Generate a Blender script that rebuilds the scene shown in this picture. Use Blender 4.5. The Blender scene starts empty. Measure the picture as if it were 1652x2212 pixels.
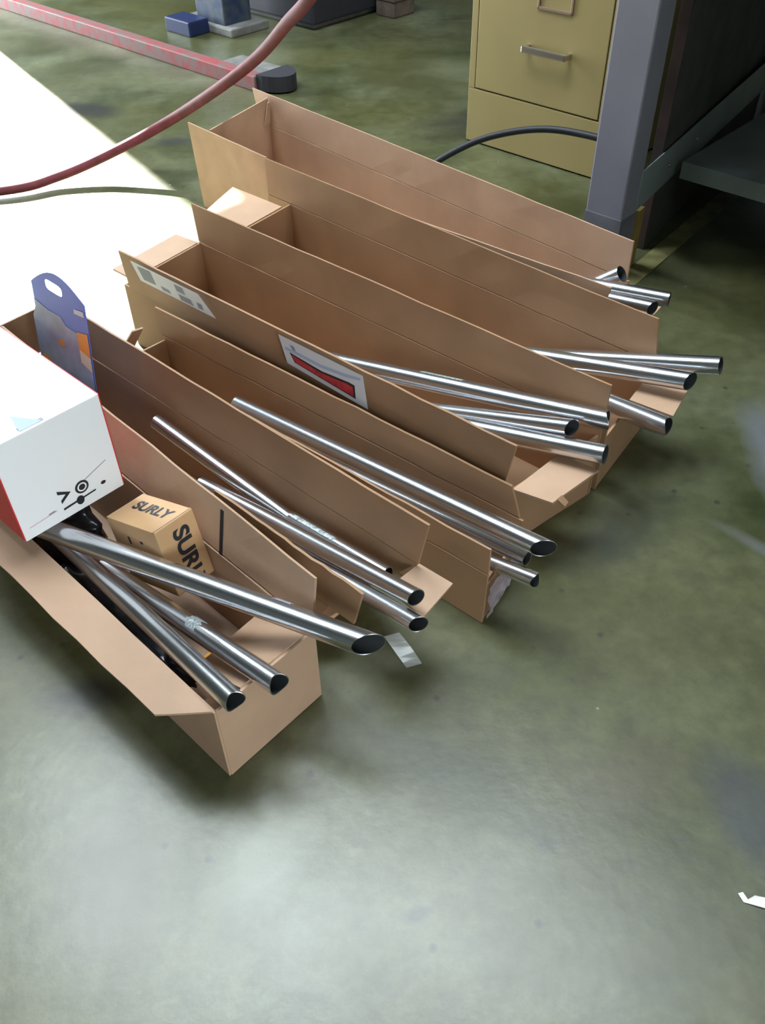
import bpy, bmesh, math, random
from mathutils import Vector, Matrix
random.seed(7)
C = bpy.context.scene.collection
# ------------------------------------------------------------------ floor frame
# t runs along the cartons towards the roller door, o runs across them towards the cabinet
EX, EY, NX, NY = -0.7257, 0.6880, 0.6880, 0.7257
def W(t, o, z=0.0):
    return Vector((t*EX + o*NX, t*EY + o*NY, z))
ROT = math.atan2(EY, EX)

# ------------------------------------------------------------------ camera
cam_d = bpy.data.cameras.new('camera'); cam = bpy.data.objects.new('camera', cam_d); C.objects.link(cam)
cam_d.sensor_fit = 'VERTICAL'; cam_d.sensor_height = 24.0; cam_d.lens = 24.0*1877/2212
right = Vector((0.99984599, -0.01202814, -0.01277986))
down = Vector((-0.01754995, -0.68526012, -0.72808692))
fwd = right.cross(down)
m = Matrix((right, -down, -fwd)).transposed()
cam.matrix_world = Matrix.Translation((0, 0, 1.0)) @ m.to_4x4()
cam_d.clip_start = 0.02
bpy.context.scene.camera = cam

# ------------------------------------------------------------------ sky, sun, exposure
SKY = 23.0
world = bpy.data.worlds.new('sky'); bpy.context.scene.world = world
world.use_nodes = True
bg = world.node_tree.nodes['Background']
bg.inputs[0].default_value = (0.86, 0.95, 1.0, 1); bg.inputs[1].default_value = SKY
sd = bpy.data.lights.new('sun', 'SUN'); sd.energy = 65; sd.angle = 0.012; sd.color = (1, 0.97, 0.92)
sun = bpy.data.objects.new('sun', sd); C.objects.link(sun)
_k = math.tan(math.radians(35))
sun.rotation_euler = (-Vector((0.55/0.9957, -0.83/0.9957, -_k))).to_track_quat('Z', 'Y').to_euler()
# sky portals: they give off no light themselves, they only point the sampling at the openings
# in the shell (roof lights, roller door, window) through which the sky shines in
T0, T1, O0, O1, HC = -4.5, 5.2, -3.5, 5.0, 3.9
DH, DO, DN = 2.85, 2.10, 0.6              # roller door: head height, right and left jambs
SK = [(3.0, 3.8, .45, 1.25), (1.9, 2.9, -.15, .85), (1.17, 2.17, .53, 1.53), (.44, 1.44, 1.22, 2.22), (-.28, .30, 1.85, 2.35)]   # roof lights
def portal(centre, sx, sy, direction, up):
    d = bpy.data.lights.new('sky_portal', 'AREA'); d.shape = 'RECTANGLE'; d.size = sx; d.size_y = sy
    d.cycles.is_portal = True
    o = bpy.data.objects.new('sky_portal', d); C.objects.link(o)
    z = -Vector(direction).normalized(); y = Vector(up).normalized(); x = y.cross(z)
    o.matrix_world = Matrix.Translation(centre) @ Matrix((x, y, z)).transposed().to_4x4()
for a, b, c, d in SK:
    portal(W((a+b)/2, (c+d)/2, HC+.16), d-c, b-a, (0, 0, -1), (EX, EY, 0))
portal(W(T1+.21, (DN+DO)/2, DH/2), DO-DN, DH, (-EX, -EY, 0), (0, 0, 1))
portal(W(T0-.21, -1.5, 1.75), 2.2, 1.7, (EX, EY, 0), (0, 0, 1))
vs = bpy.context.scene.view_settings
vs.view_transform = 'Standard'; vs.look = 'None'; vs.gamma = 1; vs.use_curve_mapping = False
vs.exposure = 0.0
bpy.context.scene.cycles.max_bounces = 8
bpy.context.scene.cycles.use_denoising = True
bpy.context.scene.cycles.sample_clamp_indirect = 6

# ------------------------------------------------------------------ materials
def mat(name, col, rough=0.6, metal=0.0, nscale=0, namp=0.0, bump=0.0, bscale=200, spec=0.5, col2=None, detail=4):
    m = bpy.data.materials.new(name); m.use_nodes = True
    nt = m.node_tree; b = nt.nodes['Principled BSDF']
    b.inputs['Base Color'].default_value = (*col, 1); b.inputs['Roughness'].default_value = rough
    b.inputs['Metallic'].default_value = metal
    b.inputs['Specular IOR Level'].default_value = spec
    if nscale or bump:
        tc = nt.nodes.new('ShaderNodeTexCoord')
    if nscale:
        no = nt.nodes.new('ShaderNodeTexNoise'); no.inputs['Scale'].default_value = nscale; no.inputs['Detail'].default_value = detail
        nt.links.new(tc.outputs['Object'], no.inputs['Vector'])
        r = nt.nodes.new('ShaderNodeValToRGB')
        c2 = col2 or tuple(max(0, c*(1-namp)) for c in col); c1 = tuple(min(1, c*(1+namp*0.6)) for c in col) if not col2 else col
        r.color_ramp.elements[0].position = 0.35; r.color_ramp.elements[0].color = (*c2, 1)
        r.color_ramp.elements[1].position = 0.68; r.color_ramp.elements[1].color = (*c1, 1)
        nt.links.new(no.outputs['Fac'], r.inputs['Fac']); nt.links.new(r.outputs['Color'], b.inputs['Base Color'])
    if bump:
        n2 = nt.nodes.new('ShaderNodeTexNoise'); n2.inputs['Scale'].default_value = bscale
        nt.links.new(tc.outputs['Object'], n2.inputs['Vector'])
        bp = nt.nodes.new('ShaderNodeBump'); bp.inputs['Strength'].default_value = bump; bp.inputs['Distance'].default_value = 0.002
        nt.links.new(n2.outputs['Fac'], bp.inputs['Height']); nt.links.new(bp.outputs['Normal'], b.inputs['Normal'])
    return m

M = {}
M['kraft'] = mat('kraft_cardboard', (0.50, 0.325, 0.215), 0.6, nscale=9, namp=0.10, bump=0.12, bscale=400, spec=0.5)
M['kraft_shade'] = mat('kraft_cardboard_shaded', (0.38, 0.225, 0.125), 0.62, nscale=7, namp=0.12, bump=0.12, bscale=400, spec=0.4)  # darker copy of kraft: shade on the carton walls put into its colour
M['steel'] = mat('bare_steel_tube', (0.68, 0.70, 0.74), 0.25, 1.0, nscale=14, namp=0.03, bump=0.03, bscale=60)
M['bore'] = mat('dark_tube_bore', (0.05, 0.055, 0.06), 0.75, 0.3)
M['scuff'] = mat('etched_tube_marking', (0.60, 0.68, 0.68), 0.5, 0.5, nscale=260, col2=(0.2, 0.23, 0.25))
M['white'] = mat('white_coated_card', (0.86, 0.88, 0.90), 0.45)
M['red'] = mat('red_coated_card', (0.62, 0.02, 0.03), 0.45)
M['ink'] = mat('black_ink', (0.015, 0.016, 0.022), 0.6)
M['greyink'] = mat('grey_ink', (0.25, 0.27, 0.33), 0.6)
M['pinkink'] = mat('pale_red_ink', (0.7, 0.45, 0.5), 0.6)
M['label'] = mat('white_label_paper', (0.72, 0.75, 0.80), 0.5)
M['redink'] = mat('red_label_ink', (0.55, 0.03, 0.04), 0.5, nscale=120, namp=0.35)
M['blueink'] = mat('pale_blue_label_ink', (0.42, 0.52, 0.72), 0.5)
M['cardblue'] = mat('blue_card_print', (0.13, 0.21, 0.80), 0.4)
M['cardgrey'] = mat('grey_blue_card_print', (0.36, 0.45, 0.66), 0.4, nscale=40, namp=0.15)
M['orange'] = mat('orange_sticker', (0.85, 0.38, 0.06), 0.5)
M['cream'] = mat('cream_sticker', (0.75, 0.78, 0.66), 0.5)
M['bag'] = mat('black_plastic_film', (0.012, 0.013, 0.018), 0.22, bump=0.6, bscale=40)
M['cab'] = mat('tan_painted_steel', (0.35, 0.275, 0.115), 0.45, nscale=5, namp=0.06, bump=0.05)
M['cabdark'] = mat('tan_painted_steel_shadow_gap', (0.16, 0.12, 0.06), 0.6)
M['chrome'] = mat('brushed_chrome', (0.62, 0.58, 0.56), 0.3, 1.0)
M['greypaint'] = mat('grey_painted_steel', (0.27, 0.27, 0.33), 0.5, nscale=6, namp=0.1, bump=0.06)
M['greenpaint'] = mat('grey_green_painted_steel', (0.26, 0.32, 0.32), 0.42, nscale=8, namp=0.15)
M['hose'] = mat('red_rubber_hose', (0.15, 0.022, 0.035), 0.7, nscale=30, namp=0.25)
M['cable'] = mat('black_rubber_cable', (0.02, 0.022, 0.028), 0.5)
M['forkred'] = mat('worn_red_paint', (0.33, 0.05, 0.06), 0.55, nscale=28, col2=(0.16, 0.13, 0.12))
M['forktop'] = mat('worn_grey_steel', (0.20, 0.20, 0.19), 0.6, nscale=20, namp=0.3)
M['darksteel'] = mat('dark_steel', (0.025, 0.025, 0.035), 0.6)
M['bluepaint'] = mat('worn_blue_paint', (0.012, 0.03, 0.09), 0.5, nscale=25, col2=(0.06, 0.075, 0.09))
M['boardbrown'] = mat('dark_brown_board', (0.07, 0.045, 0.042), 0.7, nscale=15, namp=0.3)
M['boardface'] = mat('dark_grey_board', (0.085, 0.085, 0.075), 0.7, nscale=12, namp=0.25)
M['boardtan'] = mat('tan_board', (0.36, 0.25, 0.07), 0.7, nscale=12, namp=0.2)
M['wood'] = mat('weathered_wood', (0.16, 0.12, 0.10), 0.8, nscale=18, namp=0.35)
M['paper'] = mat('white_paper', (0.93, 0.95, 0.95), 0.6)
M['wall'] = mat('painted_block_wall', (0.09, 0.095, 0.09), 0.8, nscale=3, namp=0.1)
M['ceil'] = mat('painted_steel_deck', (0.07, 0.085, 0.075), 0.7, nscale=2, namp=0.1)
M['yellowline'] = mat('worn_yellow_floor_paint', (0.26, 0.24, 0.10), 0.5, nscale=22, namp=0.35)

def glassy(name, col, alpha, rough):
    m = mat(name, col, rough); m.node_tree.nodes['Principled BSDF'].inputs['Alpha'].default_value = alpha
    return m
M['tape'] = glassy('clear_tape', (0.75, 0.80, 0.80), 0.45, 0.15)
M['tapewrap'] = glassy('crinkled_clear_tape', (0.45, 0.40, 0.46), 0.55, 0.12)
for nd in [M['tapewrap'].node_tree]:
    pass

def floor_material():
    m = bpy.data.materials.new('polished_concrete'); m.use_nodes = True
    nt = m.node_tree; N = nt.nodes; L = nt.links; b = N['Principled BSDF']
    tc = N.new('ShaderNodeTexCoord')
    def noise(scale, detail, rough=0.55, dist=0.0):
        n = N.new('ShaderNodeTexNoise'); n.inputs['Scale'].default_value = scale; n.inputs['Detail'].default_value = detail
        n.inputs['Roughness'].default_value = rough; n.inputs['Distortion'].default_value = dist
        L.new(tc.outputs['Object'], n.inputs['Vector']); return n.outputs['Fac']
    def ramp(f, p0, c0, p1, c1):
        r = N.new('ShaderNodeValToRGB'); e = r.color_ramp.elements
        e[0].position = p0; e[0].color = (*c0, 1); e[1].position = p1; e[1].color = (*c1, 1)
        L.new(f, r.inputs['Fac']); return r.outputs['Color']
    def mix(a, bb, f, mode='MIX', fac=None):
        x = N.new('ShaderNodeMix'); x.data_type = 'RGBA'; x.blend_type = mode
        if f is not None: L.new(f, x.inputs[0])
        else: x.inputs[0].default_value = fac
        for s, v in ((x.inputs[6], a), (x.inputs[7], bb)):
            if isinstance(v, tuple): s.default_value = (*v, 1)
            else: L.new(v, s)
        return x.outputs[2]
    base = ramp(noise(3.4, 4, 0.55, 0.2), 0.34, (0.034, 0.044, 0.012), 0.68, (0.155, 0.168, 0.098))
    warm = ramp(noise(1.3, 3), 0.38, (0, 0, 0), 0.66, (1, 1, 1))
    base = mix(base, (0.090, 0.088, 0.030), warm, fac=None)
    fine = ramp(noise(26, 6, 0.7), 0.34, (0.72, 0.72, 0.70), 0.66, (1.14, 1.14, 1.14))
    base = mix(base, fine, None, 'MULTIPLY', 1.0)
    # separate specks: dark pits and pale chips
    vo = N.new('ShaderNodeTexVoronoi'); vo.inputs['Scale'].default_value = 16; L.new(tc.outputs['Object'], vo.inputs['Vector'])
    base = mix(base, (0.02, 0.02, 0.02), ramp(vo.outputs['Distance'], 0.03, (0.75,)*3, 0.11, (0, 0, 0)))
    vo2 = N.new('ShaderNodeTexVoronoi'); vo2.inputs['Scale'].default_value = 9.3; L.new(tc.outputs['Object'], vo2.inputs['Vector'])
    base = mix(base, (0.45, 0.47, 0.45), ramp(vo2.outputs['Distance'], 0.012, (0.8,)*3, 0.03, (0, 0, 0)))
    # patches with a place of their own, stains plus painted shade and reflection: (x, y, radius x, radius y, angle, colour, strength)
    wob = noise(9, 4)
    for (x, y, rx, ry, an, col, st) in FLOOR_PATCHES:
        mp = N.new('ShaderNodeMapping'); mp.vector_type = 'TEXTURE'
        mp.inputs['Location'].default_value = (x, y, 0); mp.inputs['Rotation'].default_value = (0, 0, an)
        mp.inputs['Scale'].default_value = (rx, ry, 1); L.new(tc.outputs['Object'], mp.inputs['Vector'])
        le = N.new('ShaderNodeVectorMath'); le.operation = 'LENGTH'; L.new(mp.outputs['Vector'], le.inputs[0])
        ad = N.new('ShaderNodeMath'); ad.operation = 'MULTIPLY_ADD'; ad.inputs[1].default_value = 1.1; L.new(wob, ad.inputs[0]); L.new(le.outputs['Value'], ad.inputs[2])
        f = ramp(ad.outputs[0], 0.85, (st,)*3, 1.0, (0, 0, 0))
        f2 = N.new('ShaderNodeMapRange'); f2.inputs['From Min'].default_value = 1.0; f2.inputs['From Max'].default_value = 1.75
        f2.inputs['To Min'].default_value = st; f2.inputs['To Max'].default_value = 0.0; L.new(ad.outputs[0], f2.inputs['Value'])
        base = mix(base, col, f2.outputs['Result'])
    L.new(base, b.inputs['Base Color']); b.inputs['Specular IOR Level'].default_value = 0.75
    rr = N.new('ShaderNodeMapRange'); rr.inputs['From Min'].default_value = 0.3; rr.inputs['From Max'].default_value = 0.7; rr.inputs['To Min'].default_value = 0.285; rr.inputs['To Max'].default_value = 0.37
    L.new(noise(2.7, 4), rr.inputs['Value']); L.new(rr.outputs['Result'], b.inputs['Roughness'])
    bp = N.new('ShaderNodeBump'); bp.inputs['Strength'].default_value = 0.08; bp.inputs['Distance'].default_value = 0.003
    L.new(noise(60, 5), bp.inputs['Height']); L.new(bp.outputs['Normal'], b.inputs['Normal'])
    return m
FLOOR_PATCHES = [
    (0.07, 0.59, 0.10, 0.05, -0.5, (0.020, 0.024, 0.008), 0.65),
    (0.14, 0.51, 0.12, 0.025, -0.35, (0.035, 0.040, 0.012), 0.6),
    (-0.32, 0.46, 0.06, 0.10, 0.25, (0.055, 0.050, 0.022), 0.7),
    (-0.15, 0.47, 0.05, 0.09, -0.5, (0.26, 0.28, 0.22), 0.55),
    (0.44, 0.52, 0.05, 0.10, 0.1, (0.050, 0.055, 0.075), 0.6),
    (0.30, 0.56, 0.09, 0.05, 0.4, (0.085, 0.070, 0.040), 0.5),
    (0.40, 1.02, 0.12, 0.06, 0.75, (0.022, 0.026, 0.020), 0.6),  # shadow before the farther cartons, painted into the floor colour
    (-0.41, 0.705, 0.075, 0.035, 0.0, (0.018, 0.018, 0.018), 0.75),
    (0.705, 1.19, 0.05, 0.20, -0.10, (0.16, 0.17, 0.19), 0.75),  # bluish reflection at the right, painted as a pale band
    (0.615, 0.95, 0.016, 0.09, 0.75, (0.14, 0.15, 0.15), 0.6),  # narrow paler band in the floor colour
    (-0.95, 3.05, 0.14, 0.07, -0.4, (0.02, 0.02, 0.03), 0.7),
    (-0.62, 2.75, 0.07, 0.04, 0.0, (0.03, 0.03, 0.04), 0.6),
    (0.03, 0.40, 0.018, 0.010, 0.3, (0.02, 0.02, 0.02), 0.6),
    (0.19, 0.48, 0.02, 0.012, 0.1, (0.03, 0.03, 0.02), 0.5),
    (0.435, 0.32, 0.035, 0.10, 0.0, (0.018, 0.02, 0.025), 0.8),  # dark patch at the near right edge
    (0.33, 0.365, 0.10, 0.02, 0.2, (0.06, 0.06, 0.02), 0.6),
    (0.45, 2.95, 0.35, 0.16, 0.5, (0.022, 0.022, 0.024), 0.6),
    (0.10, 3.35, 0.20, 0.25, 0.3, (0.07, 0.065, 0.025), 0.5),
]
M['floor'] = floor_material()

# ------------------------------------------------------------------ builders
def finish(name, bm, m, parent=None, smooth=False, mats=None):
    me = bpy.data.meshes.new(name)
    o = bpy.data.objects.new(name, me)
    if parent is not None:
        root = parent
        while root.parent is not None: root = root.parent
        bmesh.ops.translate(bm, verts=bm.verts, vec=-Vector(root.location))
        o.parent = parent
    bm.normal_update(); bm.to_mesh(me); bm.free()
    for mm in (mats or [m]): me.materials.append(mm)
    if smooth:
        for p in me.polygons: p.use_smooth = True
    C.objects.link(o)
    return o

def thing(name, label, cat, loc, group=None):
    o = bpy.data.objects.new(name, None); C.objects.link(o); o.location = loc
    o.empty_display_size = 0.05
    o['label'] = label; o['category'] = cat
    if group: o['group'] = group
    return o
def tag(o, label, cat, group=None):
    o['label'] = label; o['category'] = cat
    if group: o['group'] = group
    return o
def recentre(o):
    """Put the origin of a single-mesh thing at the middle of its base."""
    vs_ = [v.co.copy() for v in o.data.vertices]
    c = Vector((sum(v.x for v in vs_)/len(vs_), sum(v.y for v in vs_)/len(vs_), min(v.z for v in vs_)))
    for v in o.data.vertices: v.co -= c
    o.location = c
    return o

def slab_bm(bm, a, b, c, d, th, nu=1, nv=1, wob=0.0, edge=0.0, bow=0.0):
    """A panel on the corner points a-b (bottom), d-c (top); th goes along (b-a)x(d-a)."""
    a, b, c, d = map(Vector, (a, b, c, d))
    nrm = (b-a).cross(d-a).normalized()
    f, k = [], []
    for j in range(nv+1):
        for i in range(nu+1):
            u, v = i/nu, j/nv
            p = (a*(1-u)+b*u)*(1-v) + (d*(1-u)+c*u)*v
            w = random.uniform(-wob, wob) if (0 < i < nu) else 0
            w += bow*math.sin(math.pi*u)*v
            p = p + nrm*w
            if j == nv: p += (d-a).normalized()*random.uniform(-edge, edge)
            f.append(bm.verts.new(p)); k.append(bm.verts.new(p + nrm*th))
    ix = lambda i, j: j*(nu+1)+i
    for j in range(nv):
        for i in range(nu):
            q = [ix(i, j), ix(i+1, j), ix(i+1, j+1), ix(i, j+1)]
            bm.faces.new([f[x] for x in reversed(q)]); bm.faces.new([k[x] for x in q])
    rim = [ix(i, 0) for i in range(nu+1)] + [ix(nu, j) for j in range(1, nv+1)] + \
          [ix(i, nv) for i in range(nu-1, -1, -1)] + [ix(0, j) for j in range(nv-1, 0, -1)]
    for q in range(len(rim)):
        x, y = rim[q], rim[(q+1) % len(rim)]
        bm.faces.new([f[x], f[y], k[y], k[x]])
    return bm
def slab(name, pts, th, m, parent, **kw):
    return finish(name, slab_bm(bmesh.new(), *pts, th, **kw), m, parent)

def boxbm(bm, p0, ex, ey, ez, bev=0.0):
    p0, ex, ey, ez = map(Vector, (p0, ex, ey, ez))
    v = [bm.verts.new(p0 + ex*i + ey*j + ez*k) for k in (0, 1) for j in (0, 1) for i in (0, 1)]
    fs = [bm.faces.new([v[i] for i in q]) for q in ((0, 2, 3, 1), (4, 5, 7, 6), (0, 1, 5, 4), (2, 6, 7, 3), (0, 4, 6, 2), (1, 3, 7, 5))]
    if ex.cross(ey).dot(ez) < 0:
        for f_ in fs: f_.normal_flip()
    if bev:
        es = {e for f_ in fs for e in f_.edges}
        bmesh.ops.bevel(bm, geom=list(es), offset=bev, segments=2, affect='EDGES', profile=0.6)
    return bm
ET, EO, EZ = Vector((EX, EY, 0)), Vector((NX, NY, 0)), Vector((0, 0, 1))
def tobox(bm, t0, t1, o0, o1, z0, z1, bev=0.0):
    return boxbm(bm, W(t0, o0, z0), ET*(t1-t0), EO*(o1-o0), EZ*(z1-z0), bev)

def curve_tube(pts, r, seg=12, closed_ends=True):
    """Round bar swept along a smooth path."""
    pts = [Vector(p) for p in pts]
    P = []
    for i in range(len(pts)-1):
        p0 = pts[max(i-1, 0)]; p1 = pts[i]; p2 = pts[i+1]; p3 = pts[min(i+2, len(pts)-1)]
        for s in range(8):
            t = s/8
            P.append(0.5*((2*p1) + (p2-p0)*t + (2*p0-5*p1+4*p2-p3)*t*t + (3*p1-p0-3*p2+p3)*t**3))
    P.append(pts[-1])
    bm = bmesh.new(); rings = []
    side = None
    for i, p in enumerate(P):
        d = (P[min(i+1, len(P)-1)] - P[max(i-1, 0)]).normalized()
        if side is None: side = d.orthogonal().normalized()
        side = (side - d*side.dot(d)).normalized(); up = d.cross(side)
        rings.append([bm.verts.new(p + (side*math.cos(a)+up*math.sin(a))*r) for a in [2*math.pi*k/seg for k in range(seg)]])
    for a, b in zip(rings, rings[1:]):
        for k in range(seg):
            bm.faces.new([a[k], a[(k+1) % seg], b[(k+1) % seg], b[k]])
    if closed_ends:
        bm.faces.new(list(reversed(rings[0]))); bm.faces.new(rings[-1])
    return bm

# ------------------------------------------------------------------ room
def structure(name, bm, m):
    o = finish(name, bm, m); o['kind'] = 'structure'; return o
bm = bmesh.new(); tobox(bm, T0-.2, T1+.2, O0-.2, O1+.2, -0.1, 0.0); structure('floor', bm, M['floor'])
bm = bmesh.new()
tobox(bm, T1, T1+.2, DO, O1, 0, HC); tobox(bm, T1, T1+.2, DN, DO, DH, HC); tobox(bm, T1, T1+.2, O0, DN, 0, HC)
structure('wall_left', bm, M['wall'])
bm = bmesh.new(); tobox(bm, T0, T1, O1, O1+.2, 0, HC); structure('wall_back', bm, M['wall'])
bm = bmesh.new()                          # wall behind the photographer, with a wide window opening
tobox(bm, T0-.2, T0, O0, -2.6, 0, HC); tobox(bm, T0-.2, T0, -.4, O1, 0, HC)
tobox(bm, T0-.2, T0, -2.6, -.4, 0, .9); tobox(bm, T0-.2, T0, -2.6, -.4, 2.6, HC); structure('wall_right', bm, M['wall'])
bm = bmesh.new(); tobox(bm, -1.8, -1.65, -.1, O1, 0, HC); structure('wall_light_block', bm, M['wall'])   # unseen partition, added to keep window light off bench leg and right floor
bm = bmesh.new(); tobox(bm, T0, T1, O0-.2, O0, 0, HC); structure('wall_front', bm, M['wall'])
def ceiling():
    bm = bmesh.new()
    ts = sorted({T0, T1} | {v for s in SK for v in s[:2]}); os_ = sorted({O0, O1} | {v for s in SK for v in s[2:]})
    for a, b in zip(ts, ts[1:]):
        for c, d in zip(os_, os_[1:]):
            mt, mo = (a+b)/2, (c+d)/2
            if any(s[0] < mt < s[1] and s[2] < mo < s[3] for s in SK): continue
            tobox(bm, a, b, c, d, HC, HC+.15)
    structure('ceiling', bm, M['ceil'])
ceiling()
# worn yellow line painted on the floor
bm = bmesh.new(); slab_bm(bm, W(.862, 1.70, .0), W(.815, 1.70, 0), W(.905, 2.9, 0), W(.952, 2.9, 0), .0012)
structure('trim_1', bm, M['yellowline'])

# ------------------------------------------------------------------ cartons
TH = 0.0038
def carton(label, pl, mk='kraft'):
    r = thing('carton', label, 'carton', pl, 'long cardboard cartons of steel tubes in a row')
    return r
def side(root, f, r, h, m, out, bow=0.0):
    """Side panel from front (t,o) to rear (t,o); out=+1 thickness to +o, -1 to -o. f,r: (t, o_bottom, o_top)"""
    a, b = W(f[0], f[1], 0.001), W(r[0], r[1], 0.001); d, c = W(f[0], f[2], h), W(r[0], r[2], h)
    # (b-a) along +t, (d-a) up -> normal = t x z = -o
    th = TH
    if out > 0: a, b, c, d = b, a, d, c
    return slab('side_panel', (a, b, c, d), th, M[m], root, nu=10, nv=2, wob=.0006, bow=bow)
def flap_long(root, f, r, m, out, edge=.0006, nu=16, name='flap'):
    """f, r: ((t,o,z) hinge, (t,o,z) tip) at the front and rear ends."""
    a, d = W(*f[0]), W(*f[1]); b, c = W(*r[0]), W(*r[1])
    if out > 0: a, b, c, d = b, a, d, c
    return slab(name, (a, b, c, d), TH, M[m], root, nu=nu, nv=2, wob=.0008, edge=edge)
def endp(root, p, q, h0, h1, m, out, name='end_panel', edge=0.0):
    """End panel across the carton from near (t,o) p to far q; out=+1 thickness to +t."""
    a, b = W(p[0], p[1], h0), W(q[0], q[1], h0); c, d = W(q[0], q[1], h1), W(p[0], p[1], h1)
    # (b-a)=+o, up -> o x z = +t
    if out < 0: a, b, c, d = b, a, d, c
    return slab(name, (a, b, c, d), TH, M[m], root, nu=4, nv=1, edge=edge)
def bottom(root, a, b, c, d, m):
    return slab('bottom_panel', (W(*a, .001), W(*d, .001), W(*c, .001), W(*b, .001)), TH, M[m], root)

# --- carton nearest the camera (holds the white box)
m1 = 'kraft'
b1 = carton('nearest cardboard carton, near flap folded outward, white box perched on its back end', W(.95, .37, 0))
bottom(b1, (.545, .284), (.545, .445), (1.37, .455), (1.37, .295), m1)
side(b1, (.542, .281, .281), (1.37, .295, .295), .14, m1, -1)
side(b1, (.545, .446, .447), (1.37, .456, .474), .14, m1, +1)
endp(b1, (.541, .284), (.544, .446), .001, .14, m1, -1)
endp(b1, (1.37, .297), (1.37, .456), .001, .14, m1, +1)
# far flap stands up and leans away
flap_long(b1, ((.548, .449, .142), (.549, .462, .222)), ((1.36, .476, .142), (1.36, .505, .226)), m1, +1, edge=.0012)
# near flap folded outward
a, b = W(.545, .281, .1415), W(1.36, .295, .1415)
d, c = W(.595, .234, .136), W(1.36, .240, .136)
slab('flap', (b, a, d, c), TH, M['kraft'], b1, nu=14, nv=2, wob=.0008, edge=.0012)
# front end flap tucked inward
slab('flap', (W(.548, .446, .138), W(.545, .325, .138), W(.640, .325, .094), W(.646, .440, .096)), -TH, M['kraft'], b1)

# --- second carton
m2 = 'kraft_shade'
b2 = carton('second cardboard carton from the camera, pale end flap turned out, blue hang card inside', W(.95, .55, 0))
bottom(b2, (.63, .488), (.63, .62), (1.37, .612), (1.37, .488), m2)
slab('side_panel', (W(.635, .488, .001), W(1.37, .488, .001), W(1.37, .488, .138), W(.56, .486, .138)), TH, M[m2], b2, nu=8, nv=2, wob=.0006)
flap_long(b2, ((.515, .486, .1395), (.500, .489, .205)), ((.78, .487, .1395), (.78, .488, .208)), m2, -1, edge=.001)
slab('side_panel', (W(1.37, .613, .001), W(.635, .622, .001), W(.525, .622, .14), W(1.37, .613, .14)), TH, M[m2], b2, nu=8, nv=2, wob=.0006)
flap_long(b2, ((.522, .622, .1415), (.507, .624, .222)), ((1.37, .614, .1415), (1.37, .618, .222)), m2, +1)
slab('end_panel', (W(.632, .618, .001), W(.632, .49, .001), W(.590, .49, .060), W(.575, .618, .085)), TH, M[m2], b2, nu=4)
endp(b2, (1.37, .49), (1.37, .614), .001, .14, m2, +1)
endp(b2, (1.371, .475), (1.379, .606), .142, .222, m2, +1, name='flap')
slab('flap', (W(.528, .565, .134), W(.526, .626, .134), W(.470, .630, .132), W(.462, .560, .130)), TH, M['kraft'], b2, nu=3, nv=3)

# --- third carton (lower and narrower)
m3 = 'kraft_shade'
b3 = carton('third cardboard carton from the camera, lower and narrower, crinkled tape on its front end', W(.95, .75, 0))
bottom(b3, (.47, .70), (.49, .815), (1.30, .77), (1.30, .66), m3)
side(b3, (.46, .693, .696), (1.30, .655, .655), .101, m3, -1)
side(b3, (.485, .815, .815), (1.31, .770, .772), .108, m3, +1)
flap_long(b3, ((.46, .697, .103), (.463, .701, .146)), ((1.05, .670, .103), (1.05, .673, .146)), m3, -1, edge=.001)
flap_long(b3, ((.492, .816, .110), (.512, .817, .160)), ((1.31, .7725, .110), (1.31, .7725, .166)), m3, +1, edge=.0005)
endp(b3, (.462, .697), (.487, .815), .001, .075, m3, -1)
endp(b3, (1.30, .66), (1.30, .77), .001, .1, m3, +1)
slab('flap', (W(1.30, .69, .1), W(1.31, .665, .1), W(1.27, .69, .165), W(1.265, .71, .165)), TH, M['kraft'], b3)
# crumpled clear tape over the open front
bm = bmesh.new(); grid = []
for j in range(8):
    row = []
    for i in range(9):
        u, v = i/8, j/7
        t = .460 + .025*u - random.uniform(.002, .009); o = .699 + .105*u; z = .006 + .068*v*(1-.15*u) + random.uniform(-.003, .003)
        row.append(bm.verts.new(W(t, o, z)))
    grid.append(row)
for j in range(7):
    for i in range(8):
        bm.faces.new([grid[j][i], grid[j+1][i], grid[j+1][i+1], grid[j][i+1]])
tp = finish('tape', bm, M['tapewrap'], b3); tp['label'] = 'crinkled clear tape'

# --- fourth carton (labels)
m4 = 'kraft_shade'
b4 = carton('fourth cardboard carton from the camera, two white labels on its near flap', W(.98, .93, 0))
bottom(b4, (.53, .84), (.50, 1.04), (1.50, 1.03), (1.48, .81), m4)
side(b4, (.525, .835, .832), (1.47, .806, .806), .14, m4, -1)
side(b4, (.50, 1.043, 1.043), (1.505, 1.026, 1.026), .14, m4, +1)
flap4 = flap_long(b4, ((.535, .830, .1415), (.520, .826, .2215)), ((1.448, .804, .1415), (1.452, .800, .2215)), m4, -1)
flap_long(b4, ((.500, 1.044, .1415), (.500, 1.046, .222)), ((1.505, 1.028, .1415), (1.515, 1.031, .222)), m4, +1)
endp(b4, (1.47, .81), (1.502, 1.025), .001, .14, m4, +1)
endp(b4, (.527, .838), (.502, 1.04), .001, .125, m4, -1)
slab('flap', (W(1.503, 1.02, .141), W(1.475, .83, .141), W(1.545, .83, .139), W(1.575, 1.015, .139)), TH, M['kraft'], b4, nu=4)   # rear flap turned out
slab('flap', (W(.527, .842, .126), W(.522, .955, .128), W(.452, .958, .133), W(.463, .852, .131)), TH, M['kraft'], b4, nu=4)     # front flap turned out
slab('flap_tab', (W(.462, .862, .132), W(.462, .875, .132), W(.452, .880, .120), W(.450, .868, .120)), TH, M[m4], b4)
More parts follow.
